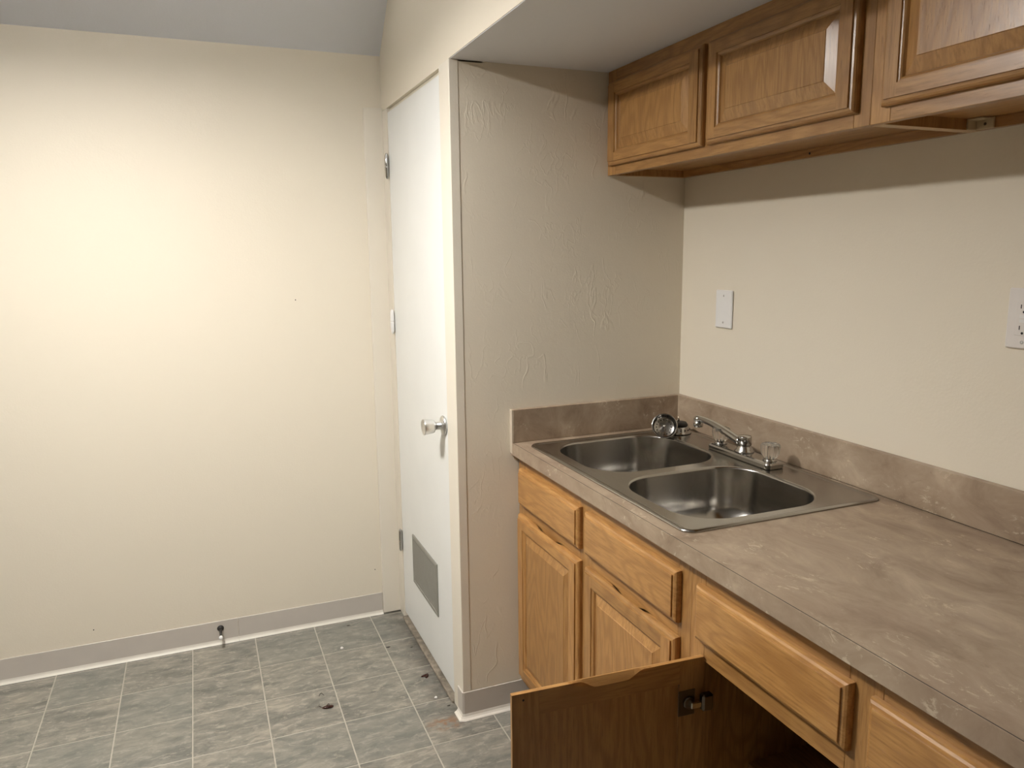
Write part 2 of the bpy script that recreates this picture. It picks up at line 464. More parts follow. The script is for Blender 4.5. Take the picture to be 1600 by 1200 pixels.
# ------------------------------------------------------------------ the pantry door
DX = -D + 0.001
DY0, DY1 = 0.099, 0.762
door = struct('door_1', M().bbox(DX, DX + 0.034, DY0, DY1, 0.034, 2.026, 0.0015), MAT['door'])
tag(door, 'white flush pantry door with tulip knob and low grey vent grille')
kn = M().lathe([(0.0, 0.002), (0.031, 0.002), (0.0325, 0.005), (0.029, 0.009), (0.016, 0.0125), (0.0125, 0.016), (0.0125, 0.029), (0.0, 0.030)], (DX - 0.0015 + 0.002, 0.137, 0.957), (-1, 0, 0), 32).build('rosette', MAT['satin'], door)
M().lathe([(0.0, 0.028), (0.0115, 0.028), (0.0135, 0.032), (0.0205, 0.036), (0.0225, 0.042), (0.0262, 0.068), (0.0262, 0.0705), (0.0245, 0.0712), (0.022, 0.0695), (0.012, 0.0665), (0.0, 0.066)],
          (DX, 0.137, 0.957), (-1, 0, 0), 32).build('knob', MAT['satin'], door)
VY0, VY1, VZ0, VZ1 = 0.262, 0.588, 0.236, 0.432
vg = M()
fr = []
for i, x in ((0.0, 0.0002), (0.0, 0.0035), (0.003, 0.006), (0.013, 0.006), (0.016, 0.002)):
    fr.append([(DX - x, VY0 + i, VZ0 + i), (DX - x, VY1 - i, VZ0 + i), (DX - x, VY1 - i, VZ1 - i), (DX - x, VY0 + i, VZ1 - i)])
vg.loft(fr)
vent = vg.build('vent_grille', MAT['grille'], door)
vent['label'] = 'grey metal vent grille set low in the door'
sc = M()
sc.box(DX - 0.0014, DX - 0.0004, VY0 + 0.015, VY1 - 0.015, VZ0 + 0.015, VZ1 - 0.015)
scb = sc.build('vent_backing', MAT['dark'], vent)
lv = M()
k = 34
for i in range(k):
    z = VZ0 + 0.017 + (VZ1 - VZ0 - 0.034) * (i + 0.5) / k
    lv.box(DX - 0.0052, DX - 0.0014, VY0 + 0.0155, VY1 - 0.0155, z - 0.0015, z + 0.0012)
k = 40
for i in range(k):
    y = VY0 + 0.017 + (VY1 - VY0 - 0.034) * (i + 0.5) / k
    lv.box(DX - 0.0048, DX - 0.0016, y - 0.0012, y + 0.0012, VZ0 + 0.0155, VZ1 - 0.0155)
tag(lv.build('vent_mesh', MAT['grille'], vent), kind='stuff')
for z, mt in ((1.832, 'chrome'), (1.243, 'white'), (0.346, 'chrome')):
    hg = M().lathe([(0.0, -0.048), (0.003, -0.047), (0.0055, -0.042), (0.0070, -0.036), (0.0078, -0.006), (0.0078, -0.002), (0.0062, -0.001), (0.0062, 0.001), (0.0078, 0.002), (0.0078, 0.006), (0.0070, 0.036), (0.0055, 0.042), (0.003, 0.047), (0.0, 0.048)],
                   (-D - 0.008, 0.7645, z), (0, 0, 1), 16).build('hinge', MAT[mt], door)
    M().bbox(-D - 0.0035, -D + 0.0005, 0.769, 0.792, z - 0.04, z + 0.04, 0.001).build('hinge_leaf', MAT[mt], hg)

# ------------------------------------------------------------------ cabinet pieces
def frame_profile(W, other, stile):
    """(inset from the outer edge, height above the back, setback of the ends)"""
    pts = []
    z0 = 0.0 if stile else 0.0004
    e0 = 0.0 if stile else other
    pts.append((W, z0, e0)); pts.append((0.0, z0, e0 if not stile else 0.0))
    pts.append((0.0, z0, 0.0))
    for d, x in ((0.0, 0.0085), (0.0018, 0.0125), (0.0055, 0.0152), (0.0105, 0.0162)): pts.append((d, x, d))
    fl = 0.0112 if stile else other - 0.010
    pts.append((0.0112, 0.0163, 0.0112)); pts.append((0.0112, 0.0200, 0.0112)); pts.append((0.0112, 0.0200, fl))
    pts.append((W - 0.010, 0.0200, fl)); pts.append((W - 0.010, 0.0200, other - 0.010))
    for d, x in ((W - 0.0095, 0.0172), (W - 0.006, 0.0168), (W - 0.0025, 0.0150), (W, 0.0110)): pts.append((d, x, other - (W - d)))
    pts.append((W, 0.003, other)); pts.append((W, z0, e0))
    return pts

def cabinet_door(parent, loc, w, h, W=0.056, WR=0.050, scoop=0.0, rot=0.0, hinges=None, label=None, bevel=0.030):
    """local frame: hinge edge y=0 to y=-w, z 0..h, back x=0, face x=-0.02"""
    pw0, pw1, ph0, ph1 = W - 0.003, w - W + 0.003, WR - 0.003, h - WR + 0.003
    loops = []
    for i, x in ((0.0, 0.0070), (0.0, 0.0095), (bevel, 0.0175), (bevel + 0.0012, 0.0188)):
        loops.append([(-x, -(pw0 + i), ph0 + i), (-x, -(pw1 - i), ph0 + i), (-x, -(pw1 - i), ph1 - i), (-x, -(pw0 + i), ph1 - i)])
    d = M().loft(loops, cap=True).build('door', MAT['oak_v'], parent, world=False)
    if label: d['label'] = label
    d.location = Vector(loc) - WLOC[parent.name]
    d.rotation_euler = (0, 0, rot)
    WLOC[d.name] = Vector((0, 0, 0))
    sp = frame_profile(W, WR, True)
    for side in (0, 1):
        def yy(q): return -q if side == 0 else -(w - q)
        M().loft([[(-x, yy(dd), e) for dd, x, e in sp], [(-x, yy(dd), h - e) for dd, x, e in sp]], closed=False).build('stile', MAT['oak_v'], d, world=False)
    rp = frame_profile(WR, W, False)
    for side in (0, 1):
        def zz(q): return q if side == 0 else h - q
        N = 40 if (scoop > 0 and side == 1) else 1
        loops = []
        for k in range(N + 1):
            t = k / N
            l = []
            u = abs(t - 0.5) * 2 * (w - 2 * W) / (w * 0.34)
            s = 0.0
            if scoop > 0 and side == 1 and u < 1.0:
                q = min(1.0, (1 - u) / 0.55); s = scoop * q * q * (3 - 2 * q)
            for m_, (dd, x, e) in enumerate(rp):
                y = e + (w - 2 * e) * t
                if s > 0:
                    if m_ in (1, 2): dd = s                  # back edge drops
                    elif m_ == 3: dd = s * 0.06; x = 0.0085 + 0.001 * s / scoop
                    elif m_ == 4: x = 0.0125 + 0.0005 * s / scoop
                l.append((-x, -y, zz(dd)))
            loops.append(l)
        M().loft(loops, closed=False).build('rail', MAT['oak_h'], d, world=False)
    if hinges:
        for z in hinges:
            m = M()
            m.bbox(-0.0004, 0.0016, -0.020, -0.058, z - 0.028, z + 0.028, 0.0004)
            m.lathe([(0.013, 0.0), (0.013, 0.004), (0.011, 0.005), (0.0, 0.005)], (0.001, -0.034, z), (1, 0, 0), 18)
            hg = m.build('hinge_plate', MAT['bronze'], d, world=False)
            m = M()
            m.bbox(0.004, 0.016, -0.012, -0.036, z - 0.008, z + 0.006, 0.002)
            m.build('hinge_arm', MAT['nickel'], d, world=False)
            m = M()
            m.bbox(0.003, 0.020, 0.014, -0.012, z - 0.017, z + 0.020, 0.004)
            m.build('hinge_mount', MAT['bronze'], d, world=False)
    return d

def drawer_front(parent, y0, y1, z0, z1, xb):
    """front slab with stepped and rounded edge, back plane at xb"""
    loops = []
    for i, x in ((0.0, 0.0), (0.0, 0.0080), (0.0018, 0.0125), (0.0055, 0.0152), (0.0108, 0.0163), (0.0112, 0.0163), (0.0112, 0.0196), (0.013, 0.0200)):
        loops.append([(xb - x, y0 - i, z0 + i), (xb - x, y1 + i, z0 + i), (xb - x, y1 + i, z1 - i), (xb - x, y0 - i, z1 - i)])
    return M().loft(loops, cap=True).build('drawer_front', MAT['oak_h'], parent)

def vert(parent, y0, y1, z0, z1, x, name='frame_stile', t=0.019):
    return M().bbox(x, x + t, y0, y1, z0, z1, 0.0006).build(name, MAT['oak_v'], parent)
def horiz(parent, y0, y1, z0, z1, x, name='frame_rail', t=0.019):
    return M().bbox(x, x + t, y0, y1, z0, z1, 0.0006).build(name, MAT['oak_h'], parent)

ZTOP = H - TC - 0.001           # top of the base cabinets
def base_cabinet(y0, y1, label):
    c = thing('base_cabinet', ((-FF) / 2, (y0 + y1) / 2, 0), label, 'cabinet')
    x = -FF
    vert(c, y0, y0 - 0.052 if y0 > -0.1 else y0 - 0.046, 0.10, ZTOP, x)
    vert(c, y1, y1 + 0.046, 0.10, ZTOP, x)
    M().box(x + 0.0195, -0.004, y0, y0 - 0.014, 0.10, ZTOP).build('side_panel', MAT['oak_v'], c)
    M().box(x + 0.0195, -0.004, y1, y1 + 0.014, 0.10, ZTOP).build('side_panel', MAT['oak_v'], c)
    M().box(x + 0.0195, -0.004, y0 - 0.0145, y1 + 0.0145, 0.10, 0.114).build('bottom_panel', MAT['oak_h'], c)
    M().box(-0.012, -0.003, y0 - 0.0145, y1 + 0.0145, 0.1145, ZTOP).build('back_panel', MAT['oak_v'], c)
    M().box(x + 0.07, x + 0.085, y0, y1, 0.002, 0.0995).build('toe_kick', MAT['oak_h'], c)
    return c

DT, DB, DRT, DRB = 0.8355, 0.7180, 0.6845, 0.128
# sink base next to the pantry wall
YA0, YA1 = -0.006, -0.937
ca = base_cabinet(YA0, YA1, 'honey oak sink base cabinet with two closed doors beside the pantry wall')
vert(ca, -0.432, -0.496, 0.10, ZTOP, -FF)
for a, b in ((-0.0585, -0.4315), (-0.4965, -0.8905)):
    horiz(ca, a, b, 0.808, ZTOP, -FF); horiz(ca, a, b, 0.655, 0.730, -FF); horiz(ca, a, b, 0.10, 0.145, -FF)
drawer_front(ca, -0.034, -0.4465, DB, DT, -FF - 0.0005)
drawer_front(ca, -0.481, -0.9015, DB, DT, -FF - 0.0005)
cabinet_door(ca, (-FF - 0.0005, -0.026, DRB), 0.4205, DRT - DRB, scoop=0.009, bevel=0.026)
cabinet_door(ca, (-FF - 0.0005, -0.484, DRB), 0.4175, DRT - DRB, scoop=0.009, bevel=0.026)
# the next unit, its first door swung wide open
YC0, YC1 = -0.9375, -1.852
cb = base_cabinet(YC0, YC1, 'honey oak base cabinet with its door swung open and dark interior')
vert(cb, -1.357, -1.421, 0.10, ZTOP, -FF)
for a, b in ((-0.984, -1.3565), (-1.4215, -1.8055)):
    horiz(cb, a, b, 0.808, ZTOP, -FF); horiz(cb, a, b, 0.672 if a > -1.2 else 0.655, 0.730, -FF); horiz(cb, a, b, 0.10, 0.145, -FF)
drawer_front(cb, -0.968, -1.3685, DB, DT, -FF - 0.0005)
drawer_front(cb, -1.407, -1.8165, DB, DT, -FF - 0.0005)
M().box(-0.45, -0.0125, YC0 - 0.0145, YC1 + 0.0145, 0.36, 0.374).build('shelf', MAT['oak_h'], cb)
cabinet_door(cb, (-FF - 0.0005, -1.400, DRB), 0.4165, DRT - DRB, scoop=0.009, bevel=0.026)
od = cabinet_door(cb, (-0.6065, -0.9897, DRB), 0.4165, DRT - DRB, scoop=0.017, rot=math.radians(-93.35), hinges=(DRT - DRB - 0.094, 0.094), bevel=0.026, label='open oak door seen from its plain inner side')
M().lathe([(0.0022, 0), (0.0022, 0.0006)], (0.0, -0.3935, DRT - DRB - 0.0135), (1, 0, 0), 8).build('screw_hole', MAT['dark'], od, world=False)

# ------------------------------------------------------------------ upper cabinets
def upper_cabinet(y0, y1, label):
    c = thing('wall_cabinet', (-UD / 2, (y0 + y1) / 2, UB), label, 'cabinet')
    x = -UD; zt = HS - 0.0015
    vert(c, y0, y0 - 0.046, UB, zt, x); vert(c, y1, y1 + 0.040, UB, zt, x)
    horiz(c, y0 - 0.0465, y1 + 0.0405, zt - 0.050, zt, x); horiz(c, y0 - 0.0465, y1 + 0.0405, UB, UB + 0.044, x)
    for y, s in ((y0, -1), (y1, 1)):
        sp = M().box(x + 0.0195, -0.002, y, y + s * 0.013, UB + 0.001, zt).build('side_panel', MAT['oak_v'], c)
        M().box(x + 0.0195, -0.002, y, y + s * 0.013, UB + 0.0002, UB + 0.0009).build('panel_edge', MAT['edgeply'], sp)
    M().box(x + 0.0195, -0.0025, y0 - 0.0135, y1 + 0.0135, UB + 0.022, UB + 0.034).build('bottom_panel', MAT['oak_h'], c)
    M().box(-0.018, -0.0025, y0 - 0.0135, y1 + 0.0135, UB + 0.0004, UB + 0.0215).build('hanging_rail', MAT['oak_h'], c)
    M().box(-0.012, -0.0025, y0 - 0.0135, y1 + 0.0135, UB + 0.0345, zt).build('back_panel', MAT['oak_v'], c)
    return c
UZ0, UZ1 = 1.7655, 2.011
ua = upper_cabinet(-0.002, -1.026, 'short honey oak wall cabinet with two raised panel doors next to pantry wall')
vert(ua, -0.490, -0.540, UB + 0.0445, HS - 0.052, -UD)
cabinet_door(ua, (-UD - 0.0005, -0.024, UZ0), 0.479, UZ1 - UZ0, W=0.058, WR=0.046)
cabinet_door(ua, (-UD - 0.0005, -0.524, UZ0), 0.474, UZ1 - UZ0, W=0.052, WR=0.046)
M().lathe([(0.0032, 0), (0.0032, 0.0006)], (-0.0182, -0.578, UB + 0.010), (-1, 0, 0), 10).build('screw_hole', MAT['dark'], ua)
ub = upper_cabinet(-1.0265, -1.90, 'short honey oak wall cabinet with shiny panel at upper right edge of the photo')
vert(ub, -1.435, -1.485, UB + 0.0445, HS - 0.052, -UD)
cabinet_door(ub, (-UD - 0.0005, -1.060, UZ0), 0.397, UZ1 - UZ0, W=0.050, WR=0.046)
cabinet_door(ub, (-UD - 0.0005, -1.474, UZ0), 0.400, UZ1 - UZ0, W=0.050, WR=0.046)
bk = M()
bk.bbox(-0.046, -0.0185, -1.0405, -1.0445, UB + 0.0005, UB + 0.021, 0.0008)
bk.bbox(-0.0225, -0.0185, -1.0445, -1.082, UB + 0.0005, UB + 0.021, 0.0008)
bk.bbox(-0.046, -0.0185, -1.0405, -1.075, UB + 0.0185, UB + 0.0215, 0.0008)
cbk = bk.build('corner_block', MAT['almond'], ub)
M().lathe([(0.003, 0), (0.003, 0.001)], (-0.0226, -1.064, UB + 0.010), (-1, 0, 0), 10).build('screw', MAT['bronze'], cbk)

# ------------------------------------------------------------------ countertop
SX0, SX1, SY0, SY1 = -0.5968, -0.0378, -0.0662, -0.904     # sink rim
YE = -1.872
ct = thing('countertop', (-DC / 2, YE / 2, H - TC), 'brown mottled laminate countertop with low backsplash running along the wall', 'countertop')
m = M()
hx0, hx1, hy0, hy1 = SX0 + 0.012, SX1 - 0.010, SY0 - 0.012, SY1 + 0.012
zb = H - TC + 0.0002
m.box(-DC + 0.0050, hx0, -0.002, YE, zb, H); m.box(hx1, -0.002, -0.002, YE, zb, H)
m.box(hx0, hx1, -0.002, hy0, zb, H); m.box(hx0, hx1, hy1, YE, zb, H)
m.build('worktop', MAT['lam'], ct)
M().box(-DC + 0.0028, -DC + 0.0049, -0.003, YE + 0.001, zb + 0.001, H - 0.0004).build('seam', MAT['dark'], ct)
M().box(-DC, -DC + 0.0027, -0.003, YE, zb, H).build('front_edge', MAT['lam'], ct)
M().bbox(-TB, -0.001, -TB - 0.0008, YE, H + 0.0016, H + HB, 0.0012).build('backsplash', MAT['lam'], ct)
M().box(-TB + 0.003, -0.002, -TB - 0.001, YE + 0.001, H + 0.0001, H + 0.0015).build('seam', MAT['dark'], ct)
M().bbox(-DC + 0.0045, -0.001, -TB, -0.0008, H + 0.0004, H + HB, 0.0012).build('end_splash', MAT['lam'], ct)
M().box(-DC - 0.0005, -DC + 0.0044, -TB + 0.0005, -0.0008, zb + 0.004, H + HB).build('end_cap', MAT['lamcap'], ct)

# ------------------------------------------------------------------ sink
def rrect(x0, x1, y0, y1, r, z, n=10):
    """rounded rectangle, x0<x1, y0<y1"""
    out = []
    for cx, cy, a0 in ((x1 - r, y1 - r, 0), (x0 + r, y1 - r, 90), (x0 + r, y0 + r, 180), (x1 - r, y0 + r, 270)):
        for k in range(n + 1):
            a = math.radians(a0 + 90 * k / n)
            out.append((cx + r * math.cos(a), cy + r * math.sin(a), z))
    return out
sk = thing('kitchen_sink', ((SX0 + SX1) / 2, (SY0 + SY1) / 2, H), 'stainless steel double bowl drop-in sink in the brown countertop', 'sink')
ZD = H + 0.0035                                             # deck level
bowls = [(-0.545, -0.148, -0.455, -0.104), (-0.545, -0.148, -0.858, -0.507)]
import bmesh
bm = bmesh.new()
def ring(pts):
    vs_ = [bm.verts.new(p) for p in pts]
    return vs_, [bm.edges.new((vs_[i], vs_[(i + 1) % len(vs_)])) for i in range(len(vs_))]
oi = 0.016
_, eo = ring(rrect(SX0 + oi, SX1 - oi, SY1 + oi, SY0 - oi, 0.014, ZD))
edges = list(eo)
BR = 0.112
LIP = 0.007
for b in bowls:
    _, e = ring(rrect(b[0] - LIP, b[1] + LIP, b[2] - LIP, b[3] + LIP, BR + LIP, ZD)); edges += e
bmesh.ops.triangle_fill(bm, use_beauty=True, use_dissolve=False, edges=edges)
bm.verts.ensure_lookup_table()
dm = M(); dm.add([tuple(v.co) for v in bm.verts], [tuple(v.index for v in f.verts) for f in bm.faces])
bm.free()
loops = []
for i, z in ((0.004, H + 0.0003), (0.0, H + 0.0006), (0.0012, H + 0.0034), (0.0042, H + 0.0060), (0.0085, H + 0.0064), (0.0125, H + 0.0050), (oi, ZD)):
    loops.append(rrect(SX0 + i, SX1 - i, SY1 + i, SY0 - i, max(0.006, 0.030 - i), z))
dm.loft(loops, smooth=True)
dm.build('sink_deck', MAT['steel'], sk)
for b in bowls:
    m = M(); loops = []
    def ins(i, z, r): loops.append(rrect(b[0] + i, b[1] - i, b[2] + i, b[3] - i, r, z))
    for k in range(7):                                       # rolled lip
        a = k / 6 * PI / 2
        ins(-LIP + LIP * math.sin(a), ZD - LIP * (1 - math.cos(a)), BR + LIP - LIP * math.sin(a))
    DEP = 0.165; FR = 0.072
    for k in range(1, 7):
        t = k / 6
        ins(0.012 * t, ZD - LIP - (DEP - LIP - FR) * t, BR - 0.006 * t)
    for k in range(1, 11):
        a = k / 10 * PI / 2
        ins(0.012 + FR * (1 - math.cos(a)), ZD - (DEP - FR) - FR * math.sin(a) * 0.96, max(0.03, BR - 0.006 - FR * (1 - math.cos(a)) * 0.8))
    cx, cy = (b[0] + b[1]) / 2, (b[2] + b[3]) / 2
    last = loops[-1]
    for t, dz in ((0.4, 0.0015), (0.75, 0.0022)):
        loops.append([(p[0] * (1 - t) + (cx + 0.047 * (p[0] - cx) / math.hypot(p[0] - cx, p[1] - cy)) * t, p[1] * (1 - t) + (cy + 0.047 * (p[1] - cy) / math.hypot(p[0] - cx, p[1] - cy)) * t, p[2] - dz) for p in last])
    loops.append([(cx + 0.047 * (p[0] - cx) / math.hypot(p[0] - cx, p[1] - cy), cy + 0.047 * (p[1] - cy) / math.hypot(p[0] - cx, p[1] - cy), p[2] - 0.0027) for p in last])
    m.loft(loops, smooth=True, cap=False)
    m.build('bowl', MAT['steel'], sk)
    zd = ZD - (DEP - FR) - FR * 0.96 - 0.0027
    dr = M().lathe([(0.056, 0.0012), (0.055, 0.0030), (0.048, 0.0022), (0.043, -0.004), (0.038, -0.030), (0.034, -0.045)], (cx, cy, zd), (0, 0, 1), 32, cap=False).build('drain', MAT['chrome'], sk)
    M().lathe([(0.0, 0), (0.040, 0), (0.040, -0.002), (0, -0.002)], (cx, cy, zd - 0.030), (0, 0, 1), 24).build('drain_hole', MAT['dark'], dr)

# ------------------------------------------------------------------ faucet
FX, FY, FZ = -0.098, -0.468, ZD + 0.0004
fa = thing('faucet', (FX, FY, FZ), 'chrome two-handle faucet with clear knobs behind the sink bowls', 'faucet')
m = M(); loops = []
for i, z in ((0.002, 0.0), (0.0, 0.002), (0.0, 0.012), (0.003, 0.0165), (0.008, 0.0185)):
    loops.append(rrect(FX - 0.030 + i, FX + 0.030 - i, FY - 0.134 + i, FY + 0.134 - i, 0.013 - i * 0.6, FZ + z, 6))
m.loft(loops, smooth=False, cap=True)
m.build('base_plate', MAT['chrome'], fa)
zt = FZ + 0.0187
M().lathe([(0.028, 0.0), (0.0265, 0.004), (0.022, 0.007), (0.0215, 0.014), (0.0185, 0.015), (0.0185, 0.0205), (0.0195, 0.021), (0.0195, 0.043), (0.0185, 0.0455), (0.0, 0.047)], (FX, FY, zt), (0, 0, 1), 32).build('spout_collar', MAT['chrome'], fa)
TIP = Vector((-0.101, -0.252, 0.996))
p0 = Vector((FX, FY + 0.012, zt + 0.024))
dh = Vector((TIP.x - p0.x, TIP.y - p0.y, 0)); L = dh.length; dh.normalize()
pts = []; rad = []
for k in range(17):
    t = k / 16
    s = t * (L + 0.002)
    zz = p0.z + (TIP.z - 0.004 - p0.z) * math.sin(min(1.0, t / 0.93) * PI / 2) ** 1.15 if t < 0.93 else TIP.z - 0.004 - (t - 0.93) * 0.03
    pts.append(p0 + dh * s + Vector((0, 0, zz - p0.z))); rad.append(0.0140 - 0.0035 * t)
sp = M().tube(pts, rad, 16, flat=0.85).build('spout', MAT['chrome'], fa)
M().lathe([(0.0, 0.008), (0.006, 0.007), (0.0120, 0.003), (0.0138, -0.002), (0.0138, -0.0075), (0.0126, -0.008), (0.0126, -0.009), (0.0146, -0.0095), (0.0146, -0.026), (0.0132, -0.028), (0.0, -0.0275)], (TIP.x, TIP.y, TIP.z - 0.003), (0, 0, 1), 28).build('aerator', MAT['chrome'], sp)
for s in (1, -1):
    hy = FY + s * 0.107
    h_ = M().lathe([(0.019, 0.0), (0.0185, 0.003), (0.013, 0.005), (0.0125, 0.009), (0.0, 0.009)], (FX, hy, zt), (0, 0, 1), 24).build('handle_collar', MAT['chrome'], fa)
    M().lathe([(0.0, 0.0095), (0.016, 0.0095), (0.0195, 0.013), (0.0225, 0.020), (0.0245, 0.036), (0.0240, 0.044), (0.0205, 0.0475), (0.0135, 0.0465), (0.0120, 0.0450), (0.0, 0.0450)], (FX, hy, zt), (0, 0, 1), 60, ripple=(9, 0.085)).build('handle', MAT['acrylic'], fa)
    M().lathe([(0.0, 0.0092), (0.0045, 0.0092), (0.0045, 0.016), (0.0, 0.017)], (FX, hy, zt), (0, 0, 1), 14).build('handle_stem', MAT['chrome'], h_)

# ------------------------------------------------------------------ strainer baskets on the sink deck
def strainer(name, origin, axis, label):
    """axis points out of the basket mouth"""
    a = Vector(axis).normalized(); o = Vector(origin)
    t = thing(name, o, label, 'strainer')
    # mouth rim at height 0, basket behind it
    M().lathe([(0.0375, -0.0005), (0.0405, 0.0), (0.0412, -0.0012), (0.0398, -0.0028), (0.0372, -0.0065), (0.0345, -0.0185), (0.0325, -0.0215), (0.0, -0.0215),
               ], o, a, 36, cap=False).build('basket', MAT['chrome'], t)
    M().lathe([(0.0375, -0.0005), (0.0362, -0.0070), (0.0333, -0.0180), (0.031, -0.0203), (0.0, -0.0203)], o, a, 36, cap=False).build('basket_lining', MAT['steel'], t)
    u = a.cross(Vector((0, 0, 1)) if abs(a.z) < 0.9 else Vector((1, 0, 0))).normalized(); v = a.cross(u)
    for k in range(16):
        th = 2 * PI * k / 16
        rd = u * math.cos(th) + v * math.sin(th)
        M().lathe([(0.0021, -0.0006), (0.0021, 0.0030)], o + rd * 0.0345 - a * 0.0125, rd, 8).build('drain_hole', MAT['dark'], t)
        M().lathe([(0.0019, 0.0), (0.0019, 0.0004)], o + rd * 0.0235 - a * 0.0203, a, 8).build('drain_hole', MAT['dark'], t)
    M().lathe([(0.0, 0.0), (0.0045, -0.0005), (0.0055, -0.005), (0.003, -0.008), (0.003, -0.0205)], o, a, 16).build('post', MAT['chrome'], t)
    st = M().lathe([(0.0, -0.0225), (0.0285, -0.0225), (0.0295, -0.027), (0.0245, -0.0345), (0.012, -0.0365), (0.0, -0.0365)], o, a, 28).build('rubber_stopper', MAT['black'], t)
    M().lathe([(0.0030, -0.036), (0.0026, -0.0525), (0.0, -0.0535)], o, a, 10).build('stopper_pin', MAT['nickel'], st)
    return t
AX1 = Vector((-0.40, -0.80, 0.42)).normalized()
strainer('sink_strainer', (-0.166, -0.165, ZD + 0.0412 * math.sqrt(1 - AX1.z ** 2) + 0.0008), AX1, 'chrome sink strainer tipped on its side showing its open perforated bowl')
strainer('sink_strainer', (-0.088, -0.128, ZD + 0.0012), (0, 0, -1), 'upside-down sink strainer with black rubber stopper and upright pin on top')

# ------------------------------------------------------------------ wall plates
bpz0, bpz1, by0, by1 = 1.266, 1.3835, -0.1925, -0.2725
pl = thing('blank_wall_plate', (-0.001, (by0 + by1) / 2, bpz0), 'small white blank cover plate on the wall above the sink', 'wall plate')
M().bbox(-0.0068, -0.0006, by0, by1, bpz0, bpz1, 0.0028).build('plate', MAT['white'], pl)
for z in (bpz0 + 0.0175, bpz1 - 0.0175):
    s_ = M().lathe([(0.0, 0.0012), (0.0030, 0.0010), (0.0036, 0.0)], (-0.0067, (by0 + by1) / 2, z), (-1, 0, 0), 14).build('screw', MAT['gfci'], pl)
    M().box(-0.0084, -0.0078, (by0 + by1) / 2 - 0.0005, (by0 + by1) / 2 + 0.0005, z - 0.0027, z + 0.0027).build('screw_slot', MAT['dark'], s_)
gz0, gz1, gy0, gy1 = 1.3045, 1.4245, -1.136, -1.207
gy = (gy0 + gy1) / 2; gz = (gz0 + gz1) / 2
pg = thing('outlet', (-0.001, gy, gz0), 'white outlet with black slots on the wall at the right edge', 'outlet')
M().bbox(-0.0070, -0.0006, gy0, gy1, gz0, gz1, 0.0028).build('plate', MAT['gfci'], pg)
rc = M().bbox(-0.0088, -0.0066, gy - 0.0165, gy + 0.0165, gz - 0.0335, gz + 0.0335, 0.0006).build('receptacle', MAT['gfci'], pg)
for s in (1, -1):
    zc = gz + s * 0.021
    for dy, hh in ((0.0063, 0.0040), (-0.0063, 0.0033)):
        M().box(-0.0091, -0.0088, gy + dy - 0.0009, gy + dy + 0.0009, zc - hh + 0.003, zc + hh + 0.003).build('slot', MAT['dark'], rc)
    M().lathe([(0.0025, 0), (0.0025, 0.0003)], (-0.0088, gy, zc - 0.0075), (-1, 0, 0), 14).build('ground_hole', MAT['dark'], rc)
    M().bbox(-0.0096, -0.0087, gy - 0.0075, gy + 0.0075, gz + s * 0.0043 - 0.0033, gz + s * 0.0043 + 0.0033, 0.0004).build('button', MAT['white'], rc)
for z in (gz0 + 0.0135, gz1 - 0.0135):
    M().lathe([(0.0, 0.0012), (0.0030, 0.0010), (0.0036, 0.0)], (-0.0069, gy, z), (-1, 0, 0), 14).build('screw', MAT['satin'], pg)

# ------------------------------------------------------------------ door stop on the far base
dsx, dsz = -1.5225, 0.064
ds = thing('door_stop', (dsx, F - 0.004, dsz), 'black door stop with white rubber tip on the grey base', 'door stop')
M().lathe([(0.0, 0.0), (0.0125, 0.0), (0.0125, 0.002), (0.0085, 0.0065), (0.0058, 0.009), (0.0, 0.009)], (dsx, F - 0.004, dsz), (0, -1, 0), 22).build('mount', MAT['black'], ds)
a0 = Vector((dsx, F - 0.011, dsz)); a1 = Vector((dsx - 0.001, F - 0.058, dsz - 0.010))
M().tube([a0, a0.lerp(a1, 0.5), a1], [0.0062, 0.0050, 0.0046], 14).build('rod', MAT['black'], ds)
ax = (a1 - a0).normalized()
M().lathe([(0.0, -0.001), (0.0062, 0.0), (0.0074, 0.003), (0.0072, 0.009), (0.005, 0.0125), (0.0, 0.0135)], a1, ax, 18).build('tip', MAT['white'], ds)

